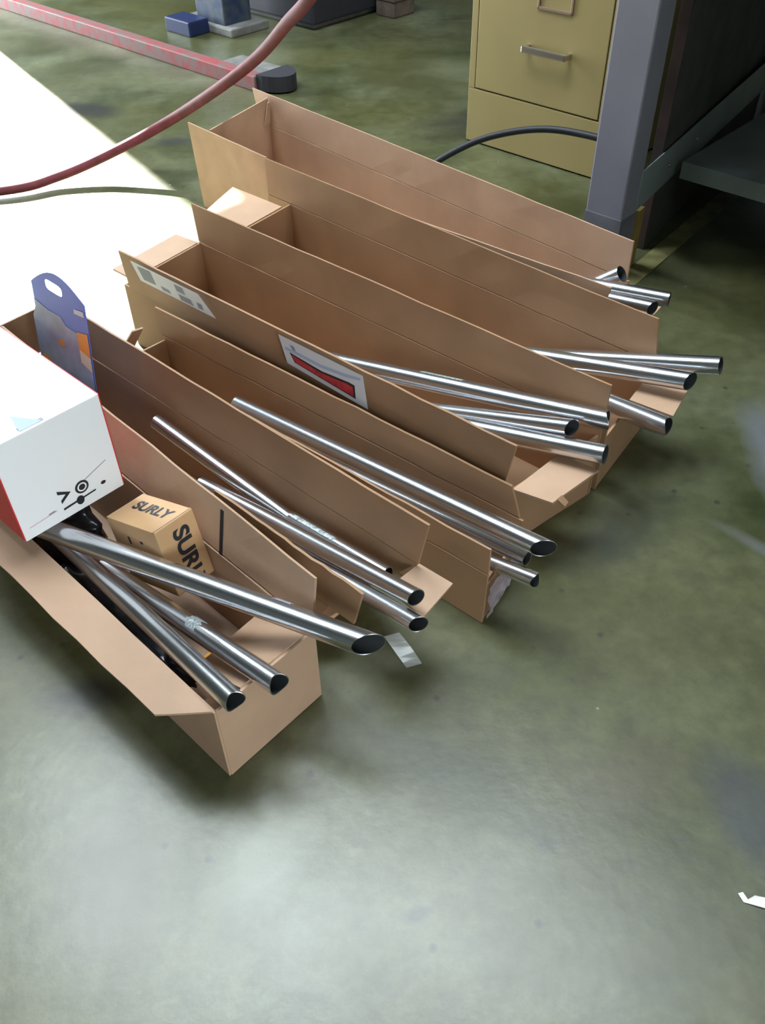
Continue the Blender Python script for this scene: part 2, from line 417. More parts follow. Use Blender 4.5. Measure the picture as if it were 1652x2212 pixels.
bm = bmesh.new(); slab_bm(bm, W(.560, 1.0405, .146), W(.565, 1.0405, .146), W(.565, 1.0430, .2225), W(.560, 1.0430, .2225), .0004); finish('slit', bm, M['ink'], b4)
# taped patch on the far flap front end
slab('tape_patch', (W(.502, 1.0413, .150), W(.560, 1.0410, .150), W(.560, 1.0430, .2215), W(.502, 1.0433, .2215)), .0012, mat('brown_tape', (0.34, 0.24, 0.10), 0.4), b4)

# --- fifth carton
m5 = 'kraft_shade'
b5 = carton('fifth cardboard carton from the camera, sunlit white rear flap and long swung-out end panel', W(1.0, 1.16, 0))
bottom(b5, (.50, 1.06), (.53, 1.259), (1.49, 1.285), (1.47, 1.07), m5)
side(b5, (.498, 1.055, 1.055), (1.47, 1.068, 1.068), .14, m5, -1)
side(b5, (.53, 1.262, 1.262), (1.575, 1.290, 1.290), .14, m5, +1)
flap_long(b5, ((.498, 1.0545, .1415), (.51, 1.0545, .155)), ((1.47, 1.067, .1415), (1.46, 1.067, .155)), m5, -1)
flap_long(b5, ((.53, 1.263, .1415), (.545, 1.266, .222)), ((1.575, 1.291, .1415), (1.580, 1.296, .222)), m5, +1)
endp(b5, (.499, 1.058), (.529, 1.26), .001, .112, m5, -1)
endp(b5, (1.47, 1.07), (1.498, 1.286), .001, .14, m5, +1)
slab('end_flap', (W(1.885, 1.318, .012), W(1.578, 1.293, .012), W(1.584, 1.298, .222), W(1.905, 1.322, .222)), -TH, mat('kraft_cardboard_pale', (0.47, 0.30, 0.18), 0.8, nscale=9, namp=.15), b5, nu=6, nv=3, wob=.001)
slab('flap', (W(1.500, 1.262, .141), W(1.475, 1.09, .141), W(1.622, 1.140, .139), W(1.675, 1.262, .139)), TH, M['kraft'], b5, nu=4)
slab('flap', (W(.512, 1.146, .134), W(.527, 1.235, .134), W(.452, 1.232, .137), W(.434, 1.150, .137)), TH, M['kraft'], b5, nu=4)

# --- sixth carton
m6 = 'kraft'
b6 = carton('sixth and farthest cardboard carton, in front of the tan filing cabinet', W(1.3, 1.44, 0))
bottom(b6, (.70, 1.315), (.72, 1.486), (1.91, 1.592), (1.84, 1.337), m6)
side(b6, (.69, 1.305, 1.305), (1.84, 1.335, 1.335), .14, m6, -1)
side(b6, (.72, 1.489, 1.489), (1.955, 1.600, 1.600), .14, m6, +1)
flap_long(b6, ((.68, 1.304, .1415), (.665, 1.308, .219)), ((1.84, 1.334, .1415), (1.86, 1.338, .165)), m6, -1)
flap_long(b6, ((.725, 1.490, .1415), (.728, 1.493, .220)), ((1.955, 1.601, .1415), (1.985, 1.609, .220)), m6, +1)
endp(b6, (1.845, 1.34), (1.915, 1.595), .001, .212, m6, +1)
endp(b6, (.692, 1.31), (.722, 1.487), .001, .12, m6, -1)
slab('flap', (W(.692, 1.32, .122), W(.72, 1.48, .122), W(.64, 1.49, .118), W(.615, 1.33, .118)), TH, M['kraft'], b6, nu=3)
slab('tab', (W(1.898, 1.565, .15), W(1.905, 1.592, .15), W(1.90, 1.592, .205), W(1.895, 1.58, .205)), -TH*.7, M['kraft'], b6)

# ------------------------------------------------------------------ steel tubes
GT = {1: 'tubes in the nearest carton', 2: 'tubes in the second carton', 3: 'tubes in the third carton',
      4: 'tubes in the fourth carton', 5: 'tubes in the fifth carton', 6: 'tubes in the sixth carton'}
def steel_tube(label, g, F, R, d, cut=('flat', 0, 0), ext=0.0, wall=0.0012, seg=36):
    """F, R: (t,o,z) axis points; ext lengthens the rear end."""
    F, R = W(*F), W(*R); ax = (R-F).normalized(); R = R + ax*ext
    Lt = (R-F).length
    s1 = ax.cross(Vector((0, 0, 1))).normalized(); s2 = s1.cross(ax)          # s2 roughly up
    if s2.z < 0: s2 = -s2
    r = d/2; bm = bmesh.new()
    kind, amp, ph = cut
    def off(a):
        if kind == 'cope': return amp*r*(1-math.cos(2*(a-ph)))*0.5 + 0.15*amp*r*(1-math.cos(a-ph))
        if kind == 'tab': return amp*r*(1-max(0.0, -math.cos(a))**2)
        if kind == 'mitre': return amp*r*(1-math.cos(a-ph))
        return 0.0
    A = [2*math.pi*k/seg for k in range(seg)]
    ringdef = []
    for rad, inner in ((r, 0), (r-wall, 1)):
        for s in (0.0, 0.5, 1.0):
            ringdef.append((rad, s, inner))
    rings = []
    for rad, s, inner in ringdef:
        rings.append([bm.verts.new(F + ax*(off(a)*(1-s) + Lt*s) + (s1*math.cos(a)+s2*math.sin(a))*rad) for a in A])
    def bridge(p, q, flip=False):
        for k in range(seg):
            f = [p[k], p[(k+1) % seg], q[(k+1) % seg], q[k]]
            bm.faces.new(f[::-1] if flip else f)
    bridge(rings[0], rings[1], True); bridge(rings[1], rings[2], True)
    bridge(rings[3], rings[4]); bridge(rings[4], rings[5])
    bridge(rings[0], rings[3]); bridge(rings[2], rings[5], True)
    bmesh.ops.recalc_face_normals(bm, faces=bm.faces)
    base = (F+R)/2; base.z = min(F.z, R.z)-r
    root = thing('steel_tube', label, 'tube', base, GT[g])
    bm.verts.ensure_lookup_table()
    inner = {v for rg in rings[3:] for v in rg}
    for f_ in bm.faces:
        f_.material_index = 1 if all(v in inner for v in f_.verts) else 0
    o = finish('tube_body', bm, None, root, mats=[M['steel'], M['bore']])
    for p in o.data.polygons: p.use_smooth = True
    # keep the cut rims crisp
    for e in o.data.edges: pass
    try:
        o.data.set_sharp_from_angle(angle=math.radians(40))
    except Exception: pass
    return root, F, ax, s1, s2, r
def mark(tb, x0, x1, a0, a1, m='scuff', name='printed_mark', lab='pale etched marking', n=10):
    """Thin curved patch on the tube, x along the axis from the front end, a in radians from the side."""
    root, F, ax, s1, s2, r = tb
    bm = bmesh.new(); rows = []
    for i in range(n+1):
        a = a0+(a1-a0)*i/n
        q = (s1*math.cos(a)+s2*math.sin(a))
        rows.append([bm.verts.new(F + ax*(x0+random.uniform(-.004, .004)) + q*(r+.0004)), bm.verts.new(F + ax*(x1+random.uniform(-.004, .004)) + q*(r+.0004))])
    for p, q in zip(rows, rows[1:]): bm.faces.new([p[0], p[1], q[1], q[0]])
    body = [c for c in root.children][0]
    o = finish(name, bm, M[m], body, smooth=True); o['label'] = lab
UP = math.pi/2
t1 = steel_tube('leftmost of the three tubes fanning out of the nearest carton', 1, (.52, .300, .162), (.94, .332, .105), .0270, ('cope', .35, 0), .08)
t2 = steel_tube('middle tube of the nearest carton, with a pale etched patch half way along', 1, (.498, .348, .167), (.855, .352, .088), .0275, ('cope', .35, 0), .04)
mark(t2, .158, .182, .5, 2.3)
t3 = steel_tube('thick tube lying highest across the nearest carton, long slanted cut at its front end', 1, (.437, .452, .190), (.915, .325, .150), .0310, ('mitre', .95, -.15), .05)
mark(t3, .125, .150, .5, 1.2, 'greyink', 'smudge', 'dark smudge')
t4 = steel_tube('dark tube at the back of the second carton, its rear end raised', 2, (.70, .600, .080), (1.05, .574, .140), .0240)
tl = steel_tube('short low tube beside the far wall of the second carton, greenish marking on top', 2, (.552, .590, .122), (.745, .588, .106), .0230)
mark(tl, .10, .185, 1.45, 2.05)
t5 = steel_tube('upper of the two bright tubes leaving the front of the second carton', 2, (.470, .559, .161), (.80, .556, .111), .0250, ('mitre', .3, 0), .12)
mark(t5, .115, .15, .4, 1.0, 'greyink', 'smudge', 'dark smudge')
t6 = steel_tube('lower of the two bright tubes leaving the front of the second carton', 2, (.442, .534, .152), (.735, .549, .090), .0240, ('mitre', .5, 0), .15)
t7 = steel_tube('longest tube of the third carton, slanted cut at its front end', 3, (.392, .741, .161), (1.02, .716, .112), .0280, ('mitre', .9, -.1))
t8 = steel_tube('thinner tube below the longest tube of the third carton', 3, (.430, .745, .118), (.79, .748, .070), .0220, ('flat', 0, 0), .15)
t9 = steel_tube('shortest visible tube, poking out of the taped front of the third carton', 3, (.395, .7215, .118), (.456, .7200, .105), .0230, ('cope', .4, 1.57), .32)
t10 = steel_tube('far tube of the fourth carton, with an etched mark and a notched front end', 4, (.478, 1.026, .174), (.915, .936, .121), .0320, ('tab', .6, 0), .15)
mark(t10, .26, .34, 1.25, 1.6)
t11 = steel_tube('middle and shortest reaching tube of the fourth carton', 4, (.513, .978, .170), (.75, .933, .110), .0280, ('mitre', .45, 0), .15)
t12 = steel_tube('near tube of the fourth carton, plain round open end', 4, (.450, .965, .160), (.655, .918, .130), .0310, ('flat', 0, 0), .25)
t13 = steel_tube('tube of the fifth carton reaching farthest to the right', 5, (.421, 1.264, .183), (.715, 1.207, .101), .0310, ('flat', 0, 0), .2)
t14 = steel_tube('middle tube of the fifth carton, above the pale front flap', 5, (.437, 1.212, .170), (.675, 1.153, .140), .0315, ('mitre', .45, 0), .2)
t15 = steel_tube('near tube of the fifth carton, deeply notched front end pointing down', 5, (.412, 1.100, .150), (.54, 1.119, .130), .0330, ('tab', .6, 0), .10)
t16 = steel_tube('dark ended tube beside the far wall of the sixth carton', 6, (.720, 1.450, .170), (.757, 1.443, .140), .0330, ('flat', 0, 0), .12)
t17 = steel_tube('farther of the two bright tubes in the sixth carton', 6, (.608, 1.437, .161), (.768, 1.390, .156), .0295, ('flat', 0, 0), .08)
t18 = steel_tube('nearer of the two bright tubes in the sixth carton', 6, (.606, 1.383, .166), (.735, 1.355, .160), .0270, ('mitre', .45, 0), .08)

# ------------------------------------------------------------------ nearest carton's contents
# crumpled black plastic bag
def bag(name, label, t, o, z0, rt, ro, h, seed):
    rnd = random.Random(seed); bm = bmesh.new()
    bmesh.ops.create_icosphere(bm, subdivisions=4, radius=1.0)
    for v in bm.verts:
        p = v.co.copy()
        n = 1 + .10*math.sin(9*p.x+3*p.z+seed) + .09*math.sin(11*p.y-5*p.x) + .07*math.sin(17*p.z+7*p.y) + rnd.uniform(-.02, .02)
        p *= n
        # boxy bulge
        f = lambda q: math.copysign(abs(q)**0.7, q)
        zz = max(-0.85, min(0.85, f(p.z)))
        v.co = W(t + f(p.x)*rt*.86, o + max(-.98, min(.98, f(p.y)*.9))*ro, z0 + (zz+.85)/1.7*h)
    ob = finish(name, bm, M['bag'], smooth=True)
    return tag(recentre(ob), label, 'bag')
bag('plastic_bag', 'long dark crumpled plastic sleeve lying along the near side of the nearest carton', .815, .322, .0055, .160, .030, .062, 5)
bag('plastic_bag', 'crumpled black plastic bag under the white box in the nearest carton', 1.13, .372, .0055, .165, .066, .080, 3)
# bottom inner flap of brown card and an orange slip in the bottom of the carton
sl = slab('card_sheet', (W(.556, .295, .052), W(.556, .40, .052), W(.635, .40, .030), W(.635, .295, .030)), .003, M['kraft_shade'], None)
tag(recentre(sl), 'loose sheet of brown card in the bottom of the nearest carton', 'cardboard')
os1 = slab('paper_slip', (W(.66, .360, .034), W(.66, .390, .034), W(.70, .390, .022), W(.70, .360, .022)), .001, M['orange'], None)
tag(recentre(os1), 'small orange slip low in the nearest carton under the tubes', 'paper')

# white box with red sides
Wt0, Wt1, Wo0, Wo1, Wz0, Wz1 = .922, 1.25, .272, .432, .172, .332
wb = thing('product_box', 'white box with red sides and black emblem, on the back of the nearest carton', 'box', W(1.08, .352, Wz0))
bm = bmesh.new(); tobox(bm, Wt0, Wt1, Wo0+.0015, Wo1-.0015, Wz0, Wz1, .0015); finish('box_body', bm, M['white'], wb)
for oo, s in ((Wo0, -1), (Wo1, 1)):
    bm = bmesh.new(); tobox(bm, Wt0+.001, Wt1-.001, min(oo, oo-s*.0015), max(oo, oo-s*.0015), Wz0+.001, Wz1-.001); fo = finish('side_print', bm, M['red'], wb); fo['label'] = 'red side'
def front_mark(pts, m, name, lab=None, th=.0004, parent=None):
    """Flat print on the white box's front: pts in (o, z)."""
    bm = bmesh.new(); t = Wt0 - th
    vs_ = [bm.verts.new(W(t, o, z)) for o, z in pts]; f = bm.faces.new(vs_)
    bm.normal_update()
    o = finish(name, bm, M[m], parent or wb)
    if lab: o['label'] = lab
def ellipse(o, z, ro, rz, n=24, a0=0, a1=2*math.pi): return [(o+ro*math.cos(a0+(a1-a0)*k/n), z+rz*math.sin(a0+(a1-a0)*k/n)) for k in range(n)]
front_mark(ellipse(.3700, .2085, .0105, .0105), 'ink', 'emblem', 'black round emblem')
bm = bmesh.new()
for k in range(20):
    a, b = 2*math.pi*k/20, 2*math.pi*(k+1)/20
    q = [bm.verts.new(W(Wt0-.0008, .370+rr*math.cos(x), .2085+rr*math.sin(x))) for rr, x in ((.0072, a), (.0072, b), (.0050, b), (.0050, a))]
    bm.faces.new(q)
finish('emblem_ring', bm, M['white'], wb)
front_mark([(.3340, .2225), (.3530, .2110), (.3360, .1990), (.3360, .2045), (.3450, .2110), (.3340, .2165)], 'ink', 'chevron', 'black chevron mark')
front_mark([(.3360, .1870), (.3880, .1905), (.3880, .1930), (.3360, .1905)], 'ink', 'print_line', 'bold black line of lettering')
front_mark(ellipse(.3625, .1890, .0060, .0075), 'ink', 'print_blob')
front_mark(ellipse(.4015, .1965, .0040, .0030), 'ink', 'print_dot')
front_mark([(.2840, .1900), (.3270, .1925), (.3270, .1938), (.2840, .1912)], 'pinkink', 'print_line', 'thin faded red line')
front_mark([(.3240, .1930), (.3140, .1925), (.3140, .1950), (.3240, .1955)], 'greyink', 'print_dot')
front_mark([(.3760, .2160), (.4140, .2290), (.4140, .2300), (.3760, .2172)], 'greyink', 'print_line')
# folded slot of the lid
bm = bmesh.new()
slab_bm(bm, W(.928, .318, Wz1+.0003), W(.926, .352, Wz1+.0003), W(.932, .352, Wz1+.0003), W(.934, .318, Wz1+.0003), .0004)
finish('lid_slot', bm, M['greyink'], wb)
bm = bmesh.new()
a = [bm.verts.new(W(*p)) for p in ((.926, .318, Wz1+.0006), (.926, .350, Wz1+.0006), (.952, .322, Wz1+.009))]
bm.faces.new(a); o_ = finish('lid_tab', bm, M['blueink'], wb)

# small brown box with lettering
def text_mesh(s, size, origin, right, up, m, parent, name, ext=.0003, sx=1.0):
    cu = bpy.data.curves.new('t', 'FONT'); cu.body = s; cu.size = size; cu.extrude = 0; cu.align_x = 'CENTER'; cu.align_y = 'CENTER'; cu.offset = size*.035
    ob = bpy.data.objects.new('t', cu); C.objects.link(ob)
    me = bpy.data.meshes.new_from_object(ob.evaluated_get(bpy.context.evaluated_depsgraph_get()))
    bpy.data.objects.remove(ob); bpy.data.curves.remove(cu)
    r_, u_ = Vector(right).normalized(), Vector(up).normalized(); n_ = r_.cross(u_)
    bm = bmesh.new(); bm.from_mesh(me); bpy.data.meshes.remove(me)
    for v in bm.verts: v.co = Vector(origin) + r_*v.co.x*sx + u_*v.co.y + n_*ext
    return finish(name, bm, m, parent)
def surly():
    A = W(.777, .384, .203)
    ang = (51.9, -15.8, 3.1)
    y, p, r = (math.radians(a) for a in ang)
    Mx = Matrix.Rotation(y, 3, 'Z') @ Matrix.Rotation(p, 3, 'X') @ Matrix.Rotation(r, 3, 'Y')
    ex, ey, ez = Mx @ Vector((1, 0, 0)), Mx @ Vector((0, 1, 0)), Mx @ Vector((0, 0, 1))
    a, b, h = .066, .112, .105
    root = thing('small_carton', 'small brown lettered box standing tilted inside the nearest carton', 'box', A - ez*h + ex*a/2 + ey*b/2)
    bm = bmesh.new(); boxbm(bm, A - ez*h, ex*a, ey*b, ez*h, .0015)
    finish('box_body', bm, mat('small_box_card', (0.56, 0.34, 0.17), .6, nscale=10, namp=.1), root)
    # top: two flaps meeting, lettering upside down on the far half
    o = text_mesh('SURLY', .026, A + ex*a*.60 + ey*b*.5, -ey*1.0, ex, M['ink'], root, 'lettering', sx=1.05)
    bmx = bmesh.new(); slab_bm(bmx, A+ey*.002+ez*.0002, A+ey*.002+ex*a+ez*.0002, A+ey*.004+ex*a+ez*.0002, A+ey*.004+ez*.0002, .0003); finish('flap_edge', bmx, M['kraft_shade'], root)
    # right-hand face (normal -ey): lettering running downward
    text_mesh('SURLY', .036, A + ex*a*.55 - ez*h*.62 - ey*.0002, -ez, ex, M['ink'], root, 'lettering', sx=1.0)
    text_mesh('ooooo', .006, A + ex*a*.17 - ez*h*.45 - ey*.0002, -ez, ex, M['greyink'], root, 'small_print') if False else None
    # left-hand face small marks (normal -ex)
    for (q, w_, zz, hh) in ((.35, .006, .028, .004), (.62, .004, .035, .012), (.50, .010, .06, .003)):
        bm = bmesh.new(); c0 = A + ey*b*q - ez*zz - ex*.0004
        slab_bm(bm, c0+ey*w_, c0, c0+ez*hh, c0+ey*w_+ez*hh, .0002); finish('small_print', bm, M['ink'], root)
surly()
# dark strap line beside the small box
bm = bmesh.new()
slab_bm(bm, W(.732, .4475, .075), W(.7385, .4475, .075), W(.7385, .4500, .139), W(.732, .4500, .139), .0006)
slab_bm(bm, W(.732, .4500, .139), W(.7385, .4500, .139), W(.7385, .4660, .214), W(.732, .4660, .214), .0006)
st = finish('strap', bm, M['ink'])
tag(recentre(st), 'thin black strap on the carton wall right of the small lettered box', 'strap')

# blue hang card
def hang_card():
    T_ = lambda u: 1.290 - u          # u along card width, towards the camera
    base = W(1.20, .52, .05)
    root = thing('hang_card', 'blue and grey hang card with a rounded top standing in the second carton', 'card', base)
    lean = lambda z: .512 + (z-.05)*.13
    def P(u, z, lift=0): return W(1.300 - u*.165 - (0.34-z)*(-.32 if False else -.33)*0 - 0, lean(z)-lift, z)
    # outline (u 0..1, z)
    zt0, zt1 = .318, .338
    out = [(-.02, .05), (-.02, .255), (.05, .275), (.05, .318)]
    for k in range(1, 14):
        u = .05 + .95*k/14
        out.append((u, .318 + .012*k/14 + .030*math.sin(math.pi*k/14)))
    out += [(1.0, .330), (1.0, .30), (.995, .05)]
    hole = []
    for k in range(24):
        a = 2*math.pi*k/24
        rr = 1 + .22*math.cos(2*a)*1 - .12*math.cos(4*a)
        hole.append((.47 + .135*rr*math.cos(a), .3285 + .0115*math.sin(a)*(1.0 + .25*math.cos(2*a))))
    def sheet(outline, holes, m, lift, name, parent):
        cu = bpy.data.curves.new('c', 'CURVE'); cu.dimensions = '2D'; cu.fill_mode = 'BOTH'; cu.extrude = .0
        for pl in [outline]+holes:
            sp = cu.splines.new('POLY'); sp.points.add(len(pl)-1)
            for q, (u, z) in zip(sp.points, pl): q.co = (u, z, 0, 1)
            sp.use_cyclic_u = True
        ob = bpy.data.objects.new('c', cu); C.objects.link(ob)
        me = bpy.data.meshes.new_from_object(ob.evaluated_get(bpy.context.evaluated_depsgraph_get()))
        bpy.data.objects.remove(ob); bpy.data.curves.remove(cu)
        bm = bmesh.new(); bm.from_mesh(me); bpy.data.meshes.remove(me)
        for v in bm.verts: v.co = P(v.co.x, v.co.y, lift)
        if lift == 0:
            r_ = bmesh.ops.extrude_face_region(bm, geom=bm.faces[:])
            bmesh.ops.translate(bm, verts=[x for x in r_['geom'] if isinstance(x, bmesh.types.BMVert)], vec=EO*.0008)
            bmesh.ops.recalc_face_normals(bm, faces=bm.faces)
        return finish(name, bm, m, parent)
    body = sheet(out, [hole], M['cardblue'], 0, 'card_body', root)
    g = [(-.02, .06), (-.02, .255), (.05, .272), (.05, .288), (.30, .282), (.52, .284), (.60, .272), (.80, .272), (.985, .268), (.985, .06)]
    o = sheet(g, [], M['cardgrey'], .0006, 'grey_print', root); o['label'] = 'grey-blue lower print'
    sheet([(.80, .245), (.80, .275), (.985, .282), (.985, .240)], [], M['orange'], .0010, 'sticker', root)['label'] = 'orange sticker'
    sheet([(.80, .222), (.80, .245), (.985, .240), (.985, .215)], [], M['cream'], .0010, 'sticker', root)['label'] = 'cream sticker'
    sheet([(.80, .306), (.80, .314), (.97, .318), (.97, .309)], [], M['label'], .0010, 'lettering_block', root)['label'] = 'pale lettering block'
    sheet(ellipse(.47, .235, .06, .0055), [], M['orange'], .0010, 'print_blob', root)
    sheet(ellipse(.12, .185, .07, .0060), [], M['orange'], .0010, 'print_blob', root)
    sheet([(.20, .10), (.22, .165), (.32, .178), (.45, .165), (.62, .14), (.70, .10)], [], M['cardblue'], .0010, 'product_window', root)
hang_card()

# ------------------------------------------------------------------ labels on the fourth carton's near flap
def near_flap_pt(t, v, lift):      # v 0 at hinge, 1 at top edge
    s = (t-.53)/(1.45-.53)
    return W(t, .8275 - .0265*s - .0040*v - .004 - lift, .1415 + .080*v)
def lab_sheet(pts, m, lift, name, parent):
    bm = bmesh.new(); bm.faces.new([bm.verts.new(near_flap_pt(t, v, lift)) for t, v in pts]); bm.normal_update()
    return finish(name, bm, m, parent)
L1 = lab_sheet([(1.405, .98), (1.385, .52), (1.165, .52), (1.205, .98)], M['label'], .0010, 'shipping_label', flap4); L1['label'] = 'white label with grey blocks of print'
for q in ([(1.385, .90), (1.372, .60), (1.335, .62), (1.345, .93)], [(1.275, .92), (1.270, .76), (1.245, .76), (1.25, .92)], [(1.268, .70), (1.262, .56), (1.225, .56), (1.232, .70)], [(1.215, .72), (1.212, .58), (1.198, .58), (1.2, .72)], [(1.32, .66), (1.315, .58), (1.29, .58), (1.295, .66)]):
    lab_sheet(q, M['greyink'], .0014, 'print_block', flap4)
L2_ = lab_sheet([(.998, .97), (.985, .30), (.800, .16), (.806, .97)], M['label'], .0010, 'shipping_label', flap4); L2_['label'] = 'white label with a red banner'
lab_sheet([(.975, .63), (.965, .42), (.826, .28), (.826, .62), (.838, .63), (.900, .56)], M['ink'], .0013, 'print_block', flap4)
rb = lab_sheet([(.970, .60), (.962, .44), (.830, .31), (.830, .56), (.842, .57), (.905, .51)], M['redink'], .0016, 'red_banner', flap4)
lab_sheet([(.985, .72), (.955, .74), (.90, .72), (.845, .80), (.812, .88), (.812, .82), (.845, .72), (.90, .64), (.955, .66), (.985, .66)], M['blueink'], .0013, 'print_arc', flap4)
lab_sheet([(.972, .84), (.966, .74), (.958, .74), (.962, .84)], M['greyink'], .0014, 'print_block', flap4)

# strip of clear tape on the floor in front of the second carton
bm = bmesh.new(); rows = []
for k in range(7):
    s = k/6
    cx_, cy_, cz_ = .010 + .031*s, .795 - .052*s, .006*(1-s)**1.3 + .002
    w_ = .011
    rows.append([bm.verts.new((cx_-w_, cy_-w_*.3, cz_)), bm.verts.new((cx_+w_, cy_+w_*.3, cz_+.004*math.sin(3*s)))])
for p, q in zip(rows, rows[1:]): bm.faces.new([p[0], p[1], q[1], q[0]])
tag(recentre(finish('tape_strip', bm, M['tape'])), 'loose strip of clear tape trailing on the floor past the slant-cut tube', 'tape')

# ------------------------------------------------------------------ filing cabinet
ct0, ct1, co0, co1 = 1.205, 1.672, 2.164, 2.80
cab = thing('filing_cabinet', 'tan steel filing cabinet with chrome handle behind the farthest carton', 'cabinet', W((ct0+ct1)/2, (co0+co1)/2, 0))
bm = bmesh.new()
tobox(bm, ct0, ct1, co0+.018, co1, .004, 1.09, .003)
tobox(bm, ct0, ct1, co0, co0+.018, .004, .1535, .002)                      # plinth face
tobox(bm, ct0, ct0+.022, co0, co0+.018, .1535, 1.09, .002); tobox(bm, ct1-.022, ct1, co0, co0+.018, .1535, 1.09, .002)
finish('cabinet_body', bm, M['cab'], cab)
for i in range(3):
    z0 = .1575 + i*.305
    bm = bmesh.new(); tobox(bm, ct0+.025, ct1-.025, co0-.001, co0+.017, z0, z0+.300, .002); dr = finish('drawer', bm, M['cab'], cab)
    # pull: bar on two posts
    hz = z0+.130; bm = bmesh.new()
    tobox(bm, 1.335, 1.478, co0-.032, co0-.022, hz, hz+.018, .004)
    tobox(bm, 1.466, 1.478, co0-.024, co0-.001, hz+.002, hz+.016, .002); tobox(bm, 1.335, 1.347, co0-.024, co0-.001, hz+.002, hz+.016, .002)
    finish('handle', bm, M['chrome'], dr)['label'] = 'chrome handle'
    lz = z0+.234; bm = bmesh.new()
    tobox(bm, 1.345, 1.455, co0-.005, co0-.001, lz, lz+.007, .001); tobox(bm, 1.345, 1.455, co0-.005, co0-.001, lz+.048, lz+.055, .001)
    tobox(bm, 1.345, 1.352, co0-.005, co0-.001, lz, lz+.055, .001); tobox(bm, 1.448, 1.455, co0-.005, co0-.001, lz, lz+.055, .001)
    finish('label_holder', bm, mat('label_holder_metal', (0.42, 0.30, 0.24), .35, .6), dr)

# ------------------------------------------------------------------ workbench at the right
wbn = thing('workbench', 'grey steel workbench with low rail and lower shelf at the right', 'workbench', W(.4, 2.2, 0))
def leg(t0, t1, o0, o1):
    bm = bmesh.new(); tobox(bm, t0, t1, o0, o1, .0, .90, .004); lg = finish('leg', bm, M['greypaint'], wbn)
    bm = bmesh.new(); tobox(bm, t0-.0008, t1+.0008, o0-.0008, o1+.0008, .0, .145, .001); f = finish('foot_sleeve', bm, mat('scuffed_grey_paint', (0.19, 0.19, 0.23), .55, nscale=12, namp=.3), lg); f['label'] = 'darker scuffed foot'
leg(.870, .962, 1.70, 1.765); leg(1.01, 1.10, 2.86, 2.925); leg(-.62, -.53, 1.70, 1.765); leg(-.50, -.41, 2.86, 2.925)
def rail(p, q, z0, z1, w, name, m):
    p, q = W(*p), W(*q); d = (q-p); sd_ = Vector((-d.y, d.x, 0)).normalized()*w
    return finish(name, boxbm(bmesh.new(), Vector((p.x, p.y, z0)), d, sd_, Vector((0, 0, z1-z0)), .002), M[m], wbn)
rl = rail((.8685, 1.758), (1.045, 2.90), .148, .236, .004, 'end_rail', 'greenpaint')
for (t_, o_) in ((.895, 1.93), (.925, 2.12)):
    bm = bmesh.new(); bmesh.ops.create_uvsphere(bm, u_segments=10, v_segments=6, radius=.004)
    bmesh.ops.translate(bm, verts=bm.verts, vec=W(t_-.002, o_, .195)); finish('rivet', bm, M['chrome'], rl)
bm = bmesh.new(); tobox(bm, -.53, .885, 1.985, 2.86, .180, .190); tobox(bm, -.53, .885, 1.981, 1.987, .150, .190, .001)
finish('shelf', bm, M['greenpaint'], wbn)
bm = bmesh.new(); tobox(bm, -.65, 1.12, 1.66, 2.95, .90, .945, .004); finish('bench_top', bm, M['boardbrown'], wbn)
rail((.962, 1.72), (-.62, 1.72), .82, .90, .02, 'front_rail', 'greypaint')

# boards standing on edge under the bench
def board(label, pts, z1, th, m, edge_m):
    (t0, o0), (t1, o1) = pts
    p, q = W(t0, o0), W(t1, o1); d = q-p; s_ = Vector((-d.y, d.x, 0)).normalized()*th
    root = thing('board', label, 'board', (p+q)/2, 'boards stored on edge under the bench')
    finish('board_body', boxbm(bmesh.new(), Vector((p.x, p.y, .0)), d, s_, Vector((0, 0, z1)), .001), M[m], root)
    e_ = d.normalized()*.003
    finish('board_edge', boxbm(bmesh.new(), Vector((p.x, p.y, .0))-e_, e_*.98, s_, Vector((0, 0, z1)), .0005), M[edge_m], root)
board('short tan offcut standing under the low rail beside the bench leg', ((.870, 1.785), (.874, 1.812)), .140, .016, 'boardtan', 'boardtan')
board('tall dark board with a brown edge standing behind the low rail', ((.895, 1.890), (1.055, 2.80)), .70, .024, 'boardface', 'boardbrown')

# ------------------------------------------------------------------ cable, hose
cb = finish('power_cable', curve_tube([W(1.53, 1.70, .012), W(1.515, 1.75, .05), W(1.47, 1.80, .10), W(1.385, 1.86, .155), W(1.27, 1.90, .195), W(1.16, 1.92, .21), W(1.03, 1.94, .20), W(.99, 2.05, .10), W(.985, 2.12, .012)], .0085), M['cable'], smooth=True)
tag(recentre(cb), 'black cable arching in front of the tan filing cabinet', 'cable')
hs = finish('air_hose', curve_tube([(-1.9, 2.25, .016), (-1.45, 2.30, .016), (-1.035, 2.356, .020), (-.890, 2.425, .030), (-.735, 2.480, .075), (-.565, 2.48, .155), (-.378, 2.292, .300), (-.264, 2.172, .40), (-.182, 2.032, .50), (-.115, 1.90, .585), (-.02, 1.75, .74), (.10, 1.60, 1.00), (.2, 1.5, 1.5), (.25, 1.45, 2.6), (.25, 1.45, 5.19)], .0135), M['hose'], smooth=True)
tag(recentre(hs), 'red rubber air hose rising from the sunlit floor at left', 'hose')

